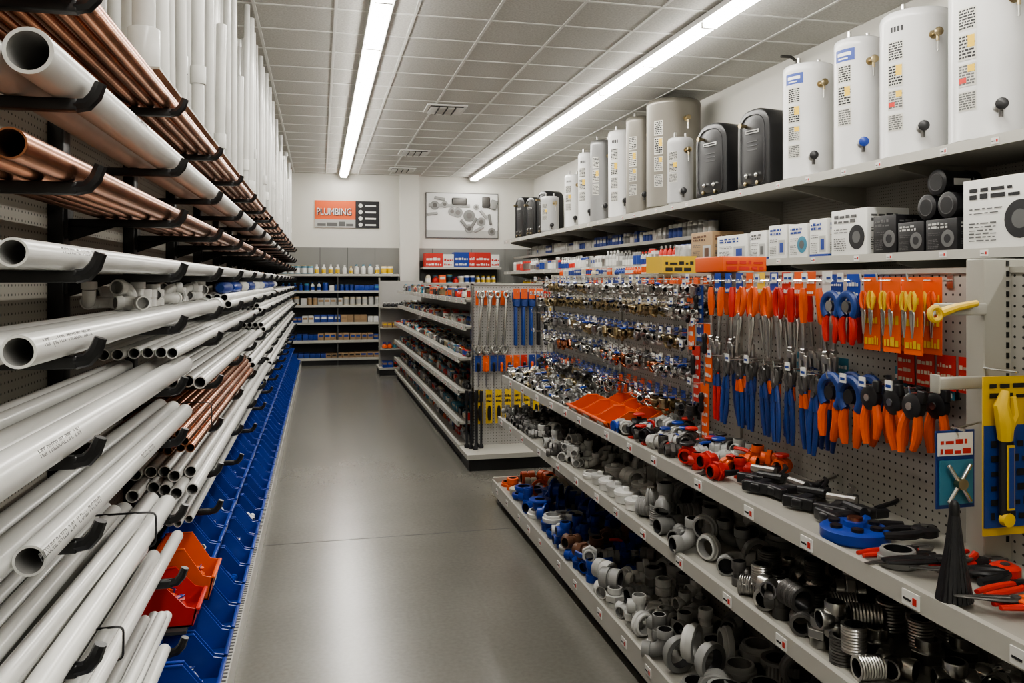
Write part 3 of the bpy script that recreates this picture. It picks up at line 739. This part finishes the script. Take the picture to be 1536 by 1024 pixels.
# ------------------------------------------------------------ back shelving
m=MB(); yb=YB-.05
m.box(-.8,1.5,yb-.03,yb,.0,1.75,'shelf_dark')
for x in (-.8,.33,1.48): m.box(x-.012,x+.012,yb-.46,yb,0,1.74,'shelf_dark')
zs=(.13,.46,.8,1.13,1.4,1.72)
for z in zs: m.box(-.8,1.5,yb-.48,yb,z-.025,z-.0,'shelf_dark'); m.box(-.8,1.5,yb-.49,yb-.478,z-.035,z+.012,'shelf_lip')
m.box(-.8,1.5,yb-.45,yb-.44,0,.1,'kick_black')
m.build('supply_shelving_unit')
m=MB()
pals=[['carton','black_plastic','ink_blue'],['ink_blue','carton','blue_plastic'],['carton','ink_blue','paper_white'],['paper_white','lightgrey_pvc','goods_cream','carton'],['paper_white','goods_teal','ink_blue','blue_plastic'],['paper_white','goods_cream','goods_teal','yellow','paper_white']]
for z,p in zip(zs,pals): goods(m,'x',-.75,1.45,yb-.46,yb-.08,z+.001,.14 if z<1.6 else .16,1.25 if z>.3 else .9,pal=p,rows=2,ts=(BOXT,) if z<.9 else (BOTTLE,CAN,BOXT,CAN))
m.build('shelved_supplies')
m=MB()
m.box(1.95,3.52,yb-.03,yb,0,2.0,'shelf_dark')
for z in (.5,.9,1.3,1.55,1.86): m.box(1.95,3.52,yb-.45,yb,z-.025,z,'shelf_beige'); m.box(1.95,3.52,yb-.46,yb-.45,z-.035,z+.012,'shelf_lip')
m.build('supply_shelving_unit')
m=MB()
a=2.0
for w,c,hh in ((.36,'ink_red',.28),(.22,'paper_white',.26),(.3,'blue_plastic',.3),(.12,'ink_red',.3),(.32,'red',.3),(.18,'paper_white',.26)):
    m.box(a,a+w-.01,yb-.4,yb-.1,1.861,1.861+hh,c); m.printed((a,yb-.4,1.88),(w-.01,0,0),(0,0,hh-.04),None,'paper_white' if c!='paper_white' else 'ink_red',2,fill=.5); a+=w
goods(m,'x',2.0,3.5,yb-.43,yb-.1,1.551,.16,1.2,rows=2); goods(m,'x',2.0,3.5,yb-.43,yb-.1,1.301,.13,1.2,rows=1)
m.build('boxed_supplies')
sg=MB(); yw=YB
sg.box(-.1,.68,yw-.02,yw-.001,2.64,3.17,'orange'); sg.box(.68,1.14,yw-.02,yw-.001,2.64,3.17,'ink_dark'); 
sg.box(-.1,.68,yw-.022,yw-.02,2.64,2.80,'lightgrey_pvc')
for k,(x,w) in enumerate(((-.05,.16),(.13,.2),(.36,.12),(.5,.14))): sg.box(x,x+w,yw-.025,yw-.022,2.67,2.72+.02*(k%3),'ink_grey')
for k in range(4):
    z=3.08-k*.125; sg.add(lathe([(.04,0),(.04,.004)],16),tr(.78,yw-.02,z-.0)@rx(90),'paper_white'); sg.box(.87,1.08,yw-.024,yw-.02,z-.02,z+.012,'paper_white')
o=sg.build('orange_wall_sign')
text('PLUMBING','sign_text',(-.055,yw-.030,2.875),(1,0,0),(0,0,1),.19,'ink_dark',o,ext=.003,sx=.74)
text('PLUMBING','sign_text_face',(-.07,yw-.036,2.89),(1,0,0),(0,0,1),.19,'paper_white',o,ext=.001,sx=.74)
pg=MB(); pg.box(2.07,3.56,yw-.03,yw-.001,2.46,3.38,'ink_grey')
pg.box(2.085,3.545,yw-.033,yw-.03,2.475,3.365,'poster_white')
pg.box(2.085,3.545,yw-.034,yw-.033,2.475,2.62,'lightgrey_pvc')
def pc(cx,cz,r,m1): pg.add(lathe([(r*.5,0),(r,0),(r,.012),(r*.5,.014)],20),tr(cx,yw-.034,cz)@rx(90),m1)
pg.add(box(.85,.02,.07,.01),tr(2.55,yw-.04,3.12),'grey_pvc')
pg.add(box(.3,.02,.16,.02),tr(2.75,yw-.045,3.2),'iron'); pg.add(box(.16,.02,.22,.02),tr(3.3,yw-.045,3.2),'iron'); pg.add(box(.14,.02,.2,.02),tr(3.46,yw-.045,3.15)@ry(15),'grey_pvc')
for x,z,r in ((2.25,3.12,.09),(2.45,3.14,.07),(2.6,3.0,.08),(2.72,2.98,.1),(2.95,2.92,.12),(3.1,3.1,.06),(2.95,2.66,.09),(3.42,2.6,.08),(3.2,2.8,.09)): pc(x,z,r,'grey_pvc'); pg.add(lathe([(.01,0),(r*.5,0),(r*.5,.004)],16),tr(x,yw-.05,z)@rx(90),'iron')
for x,z,a in ((2.35,3.26,10),(2.2,2.95,-8),(3.25,2.95,50),(3.38,2.85,80),(3.05,2.78,120),(2.85,2.75,50),(3.15,2.65,-30)): pg.add(box(.22,.02,.06,.01),tr(x,yw-.045,z)@ry(a),'grey_pvc')
pg.build('framed_poster')
# ------------------------------------------------------------ right wall shelving
SX=3.58; SZ=2.385
m=MB()
m.box(XR-.03,XR-.0,-1,15.9,.1,2.36,'pegboard_side')
m.box(SX,XR-.03,.8,15.9,SZ-.035,SZ,'shelf_beige'); m.box(SX-.008,SX+.004,.8,15.9,SZ-.05,SZ+.012,'shelf_lip'); tags(m,SX-.008,.8,15.9,SZ-.012,-1,.5)
m.box(SX,XR-.03,.8,15.9,1.77-.03,1.77,'shelf_beige'); m.box(SX-.008,SX+.004,.8,15.9,1.77-.045,1.77+.01,'shelf_lip'); tags(m,SX-.008,.8,15.9,1.765,-1,.4)
m.box(SX+.2,XR-.03,7.7,15.9,2.04,2.06,'shelf_beige'); m.box(SX+.19,SX+.2,7.7,15.9,2.03,2.07,'shelf_lip')
for z in (.5,.95,1.4): m.box(SX,XR-.03,.8,15.9,z-.03,z,'shelf_beige'); m.box(SX-.008,SX+.004,.8,15.9,z-.04,z+.01,'shelf_lip')
m.box(SX,XR-.03,.8,15.9,0,.13,'kick_black')
y=.9
while y<15.9:
    m.box(XR-.06,XR-.03,y-.02,y+.02,0,2.42,'upright_grey')
    for z in (SZ-.035,1.74):
        m.add(fin([(SX+.05,y-.015,z),(XR-.05,y-.015,z),(XR-.05,y-.015,z-.16),(SX+.05,y-.015,z-.03),(SX+.05,y+.015,z),(XR-.05,y+.015,z),(XR-.05,y+.015,z-.16),(SX+.05,y+.015,z-.03)],
          [(0,1,2,3),(7,6,5,4),(3,2,6,7),(0,3,7,4),(1,5,6,2),(0,4,5,1)]),None,'upright_grey')
    y+=1.22
m.build('display_shelving_unit')
def carton(name,x0,x1,y0,y1,z0,h,bg='paper_white',ink='ink_blue',pic=None,head=None,ink2='ink_grey'):
    b=MB(); b.box(x0,x1,y0,y1,z0,z0+h,bg,.004)
    for (o,u) in (((x0,y0,0),(x1-x0,0,0)),((x0,y1,0),(0,-(y1-y0),0))):
        o=np.array(o,float);u=np.array(u,float); n=np.cross(u,(0,0,1))/np.linalg.norm(u)
        b.printed(o+np.array((0,0,z0+h*.70))+u*.03,u*.75,(0,0,h*.24),None,ink,2,fill=.75)
        b.printed(o+np.array((0,0,z0+h*.10))+u*.05,u*.42,(0,0,h*.34),None,ink2,6,fill=.5)
        b.printed(o+np.array((0,0,z0+h*.5))+u*.05,u*.5,(0,0,h*.14),None,ink2,2,fill=.4)
        if head: b.quad(o+np.array((0,0,z0+.002))+n*.0012,u,(0,0,h*.09),head)
        if not pic:
            b.quad(o+np.array((0,0,z0+h*.14))+u*.56+n*.0012,u*.36,(0,0,h*.42),'lightgrey_pvc'); b.quad(o+np.array((0,0,z0+h*.2))+u*.64+n*.002,u*.2,(0,0,h*.28),ink)
    b.box((x0+x1)/2-.02,(x0+x1)/2+.02,y0+.004,y1-.004,z0+h,z0+h+.001,'goods_cream' if bg!='black_plastic' else 'ink_grey')
    if pic:
        r=min(y1-y0,h)*.26
        for X in (tr(x0-.001,y0+(y1-y0)*.28,z0+h*.40)@ry(-90),tr(x0+(x1-x0)*.72,y0-.001,z0+h*.40)@rx(90)):
            b.add(lathe([(r*.3,0),(r,0),(r*.98,.002),(r*.6,.003)],24),X,pic); b.add(lathe([(r*.5,.003),(r*.5,.004)],20),X,'ink_grey' if pic!='ink_grey' else 'ink_dark')
    return b.build(name)
z=1.771
carton('product_carton',3.62,3.95,3.45,4.0,z,.40,'paper_white','ink_dark','ink_dark')
carton('product_carton',3.66,4.0,2.8,3.4,z,.36,'paper_white','ink_dark','ink_dark')
carton('product_carton',3.62,3.95,4.85,5.25,z,.33,'paper_white','ink_grey','ink_dark')
carton('product_carton',3.62,3.9,5.30,5.52,z,.29,'paper_white','ink_blue',None,'ink_blue')
carton('product_carton',3.62,3.9,5.55,5.80,z,.27,'paper_white','ink_blue','goods_teal')
carton('product_carton',3.62,3.9,5.84,6.1,z,.28,'paper_white','ink_blue',None)
carton('product_carton',3.62,3.9,6.14,6.4,z,.25,'paper_white','ink_grey',None,'ink_blue')
carton('product_carton',3.62,3.9,6.45,7.0,z,.24,'paper_white','ink_blue',None,'ink_blue')
carton('cardboard_box',3.62,3.95,7.1,7.55,z,.3,'carton','brown_plastic')
carton('black_product_carton',3.63,3.93,4.58,4.80,z,.26,'black_plastic','ink_grey','ink_grey')
carton('black_product_carton',3.63,3.93,4.33,4.56,z,.20,'black_plastic','lightgrey_pvc','ink_grey')
carton('black_product_carton',3.63,3.93,4.06,4.31,z,.20,'black_plastic','lightgrey_pvc','ink_grey')
m=MB()
for (y,zz) in ((4.15,.20),(4.32,.20),(4.235,.345)):
    X=tr(3.64,y,z+.081+zz)@ry(90)
    m.add(merge([(lathe([(.07,0),(.079,.005),(.079,.05),(.074,.055),(.074,.2),(.079,.205),(.079,.26),(.07,.265)],24),),(lathe([(.050,-.003),(.054,-.003),(.054,.002)],24,mi=1),),(lathe([(.01,-.004),(.049,-.004),(.049,.001)],20,mi=0),)]),X,('black_plastic','ink_grey'))
    m.box(3.70,3.82,y-.0755,y-.0745,z+.06+zz,z+.1+zz,'lightgrey_pvc')
m.build('black_duct_rolls')
m=MB()
goods(m,'y',7.7,15.6,3.64,3.95,z,.14,1.55,pal=['steel','lightgrey_pvc','ink_red','paper_white','grey_pvc','steel','ink_blue','paper_white'],rows=2,ts=(CAN,BOTTLE,CAN,BOXT))
goods(m,'y',7.8,15.6,3.85,4.2,2.061,.15,1.4,pal=['grey_pvc','lightgrey_pvc','steel','paper_white','ink_blue'],rows=1,ts=(CAN,BOXT,CAN))
m.build('shelved_canned_goods')
m=MB()
for zz in (1.401,.951): goods(m,'y',1,15.6,3.64,4.0,zz,.2,1.1,rows=1)
m.build('shelved_bulk_goods')
# ------------------------------------------------------------ water heaters
def cpatch(mb,cx,cy,r,a0,a1,z0,z1,m,n=6):
    V=[];F=[]
    for k in range(n+1):
        a=math.radians(a0+(a1-a0)*k/n)
        V+=[(cx+r*math.cos(a),cy+r*math.sin(a),z0),(cx+r*math.cos(a),cy+r*math.sin(a),z1)]
    for k in range(n): F.append((2*k,2*k+2,2*k+3,2*k+1))
    mb.add(fin(V,F),None,m)
def heater(x,y,w,h,body='white_paint',labels=True,blue=False,pipes=True,red=False):
    mb=MB(); r=w/2; z=SZ+.002
    prof=[(r*.93,0),(r*.93,.03),(r,.035),(r,.05),(r*.998,.055),(r*.998,h-.075),(r*1.006,h-.07),(r*1.006,h-.05),(r*.985,h-.025),(r*.93,h-.01),(r*.8,h)]
    mb.add(lathe(prof,48),tr(x,y,z),body)
    base=math.degrees(math.atan2(-y,-x))%360
    lc=base-30
    if labels:
        rr=r+.0015; ang=math.degrees(.16/r)
        if blue: cpatch(mb,x,y,rr,lc-ang*.6,lc+ang*.4,z+h*.82,z+h*.91,'ink_blue'); cpatch(mb,x,y,rr+.001,lc-ang*.45,lc+ang*.25,z+h*.86,z+h*.885,'paper_white'); cpatch(mb,x,y,rr+.001,lc-ang*.4,lc+ang*.1,z+h*.835,z+h*.845,'paper_white')
        elif body=='white_paint':
            for k in range(4): cpatch(mb,x,y,rr,lc-ang*(.3-.15*k),lc-ang*(.2-.15*k),z+h*.85,z+h*.885,'ink_dark',2)
        for lo,hi,c,ink in ((.66,.79,'label_paper','ink_dark'),(.49,.64,'label_paper','ink_dark'),(.34,.47,'label_paper','ink_grey'),(.2,.31,'label_paper','ink_grey')):
            if lo<.3 and w<.35: continue
            cpatch(mb,x,y,rr,lc-ang*.45,lc+ang*.25,z+h*lo,z+h*hi,c)
            nl=7
            for k in range(nl):
                t=z+h*(lo+(hi-lo)*(.08+.9*k/nl)); a=lc-ang*.4
                while a<lc+ang*.18:
                    da=ang*U(.06,.2); cpatch(mb,x,y,rr+.001,a,min(a+da,lc+ang*.22),t,t+h*(hi-lo)*.08,ink,2); a+=da+ang*.03
        cpatch(mb,x,y,rr+.0015,lc-ang*.05,lc+ang*.2,z+h*.56,z+h*.63,'yellow',3)
        if w>.36: cpatch(mb,x,y,rr+.0015,lc-ang*.05,lc+ang*.2,z+h*.42,z+h*.46,'yellow',3)
        if red: cpatch(mb,x,y,rr+.0015,lc-ang*.4,lc-ang*.1,z+h*.36,z+h*.39,'ink_red',3)
    for (da,hz,s) in ((8,.2,1.15),(26,.8,.95)):
        a=math.radians(base+da); d=Vector((math.cos(a),math.sin(a),0)); p=Vector((x,y,z+h*hz))+d*(r-.004)
        q=d.to_track_quat('Z','Y').to_matrix().to_4x4(); X=Matrix.Translation(p)@q@scl(s)
        mb.add(lathe([(.03,0),(.03,.006),(.012,.008),(.012,.05),(.018,.052),(.018,.075),(.012,.08)],12),X,'brass' if hz>.5 else ('steel'))
        mb.add(lathe([(.028,0),(.03,.004),(.03,.014),(.024,.018)],12),X@tr(0,0,.07),'blue_plastic' if (blue and hz<.5 and w<.36) else ('black_plastic' if hz<.5 else 'brass'))
        mb.cyl(p+d*.06,p+d*.06-Vector((0,0,.06*s)),.011*s,'iron' if hz<.5 else 'brass',8)
        if hz>.5: mb.cyl(p+d*.06,p+d*.06-Vector((0,0,.12)),.007,'steel',8)
    top=z+h
    if pipes:
        for s in (-1,1):
            hh=min(.06,H-.06-top)
            if hh>.02: mb.cyl((x+s*r*.45,y,top-.004),(x+s*r*.45,y,top+hh),.014,'steel',10)
    mb.add(lathe([(.02,0),(.02,.01)],12),tr(x,y,top-.005),'steel')
    return mb.build('water_heater')
heater(3.9,3.42,.44,.98); 
heater(3.9,4.08,.47,1.02,red=True)
heater(3.9,4.72,.45,1.0,blue=False,red=True)
heater(3.86,5.27,.34,.98,blue=True)
heater(3.86,5.9,.40,.95,blue=True)
def tank_black(x,y,w,d,h):
    mb=MB(); z=SZ+.001
    r=w*.42; b=.05
    def arc(cx,cz,rr,a0,a1,n=7): return [(cx+rr*math.cos(math.radians(a0+(a1-a0)*k/n)),cz+rr*math.sin(math.radians(a0+(a1-a0)*k/n))) for k in range(n+1)]
    def outline(ins):
        W=w/2-ins; rr=r-ins; bb=b
        return arc(W-bb,ins+bb,bb,-90,0)+arc(W-rr,h-ins-rr,rr,0,90)+arc(-W+rr,h-ins-rr,rr,90,180)+arc(-W+bb,ins+bb,bb,180,270)
    rings=[(-d/2,.03),(-d/2+.012,.01),(-d/2+.035,0),(d/2-.035,0),(d/2-.012,.01),(d/2,.03)]
    V=[];F=[];n=None
    for dx,ins in rings:
        o=outline(ins); n=len(o); V+=[(dx,p[0],p[1]) for p in o]
    for i in range(len(rings)-1):
        for k in range(n):
            k2=(k+1)%n; F.append((i*n+k,(i+1)*n+k,(i+1)*n+k2,i*n+k2))
    F.append(tuple(range(n))); F.append(tuple(reversed(range((len(rings)-1)*n,len(rings)*n))))
    X=tr(x,y,z)@rz(12)
    mb.add(fin(V,F),X,'black_metal')
    o=outline(.06); mb.add(sweep([(-d/2-.002,p[0],p[1]) for p in o],.005,6,closed=True),X,'black_plastic')
    mb.add(box(.006,w*.4,.03,0),X@tr(-d/2-.003,0,h*.72),'lightgrey_pvc'); mb.add(box(.004,w*.34,.012,0),X@tr(-d/2-.006,0,h*.72),'ink_dark')
    for k in range(3): mb.add(box(.004,w*.3,.008,0),X@tr(-d/2-.003,0,h*(.6-.05*k)),'ink_grey')
    for s in (-1,1):
        mb.add(lathe([(.022,0),(.022,.02),(.012,.024)],12),X@tr(-d/2,s*w*.15,.14)@ry(-90),'chrome'); mb.add(lathe([(.018,0),(.018,.02),(.012,.024)],12),X@tr(-d/2,s*w*.18,.07)@ry(-90),'brass')
    mb.add(lathe([(.016,0),(.016,.05),(.022,.052),(.022,.07)],12),X@tr(-d/2,w*.2,h*.8)@ry(-90),'brass')
    return mb.build('tankless_water_heater')
tank_black(3.88,6.55,.42,.36,.73); tank_black(3.88,7.3,.48,.42,.74)
heater(3.72,8.02,.27,.72,'heater_grey')
heater(3.88,8.55,.60,1.235,'heater_tan',pipes=False)
heater(3.82,9.35,.37,1.2,'heater_tan')
heater(3.82,10.0,.36,1.15,'white_paint')
heater(3.82,10.75,.34,1.15,'heater_silver')
heater(3.82,11.4,.28,1.08,'white_paint'); heater(3.82,12.1,.27,.85,'white_paint')
heater(3.7,13.0,.3,.6,'heater_grey')
tank_black(3.88,13.6,.4,.34,.76); tank_black(3.85,14.3,.4,.34,.72); tank_black(3.85,15.1,.42,.34,.8)
m=MB()
for (x,y) in ((4.28,4.5),(4.28,6.7)):
    m.cyl((x-.02,y,2.4),(x-.02,y,H-.12),.014,'iron'); m.add(sweep([(x-.02,y,H-.14),(x-.03,y,H-.08),(x-.08,y,H-.05),(x-.18,y,H-.05)],.014,10),None,'iron'); m.box(x-.03,XR,y-.03,y+.03,3.3,3.32,'iron')
m.build('steel_conduit')
# ------------------------------------------------------------ camera / world / view
cam=bpy.data.cameras.new('camera'); co=bpy.data.objects.new('camera',cam); sc.collection.objects.link(co); sc.camera=co
co.location=(0,0,1.6); co.rotation_euler=(math.radians(90),0,math.radians(-13.23)); cam.sensor_width=36; cam.lens=1225/1536*36; cam.shift_y=-91/1536; cam.clip_start=.05
w=bpy.data.worlds.new('world'); sc.world=w; w.use_nodes=True; w.node_tree.nodes['Background'].inputs[0].default_value=(.5,.5,.5,1); w.node_tree.nodes['Background'].inputs[1].default_value=.2
sc.view_settings.view_transform='AgX'
try: sc.view_settings.look='AgX - Medium High Contrast'
except Exception as e: print(e)
sc.view_settings.exposure=.42
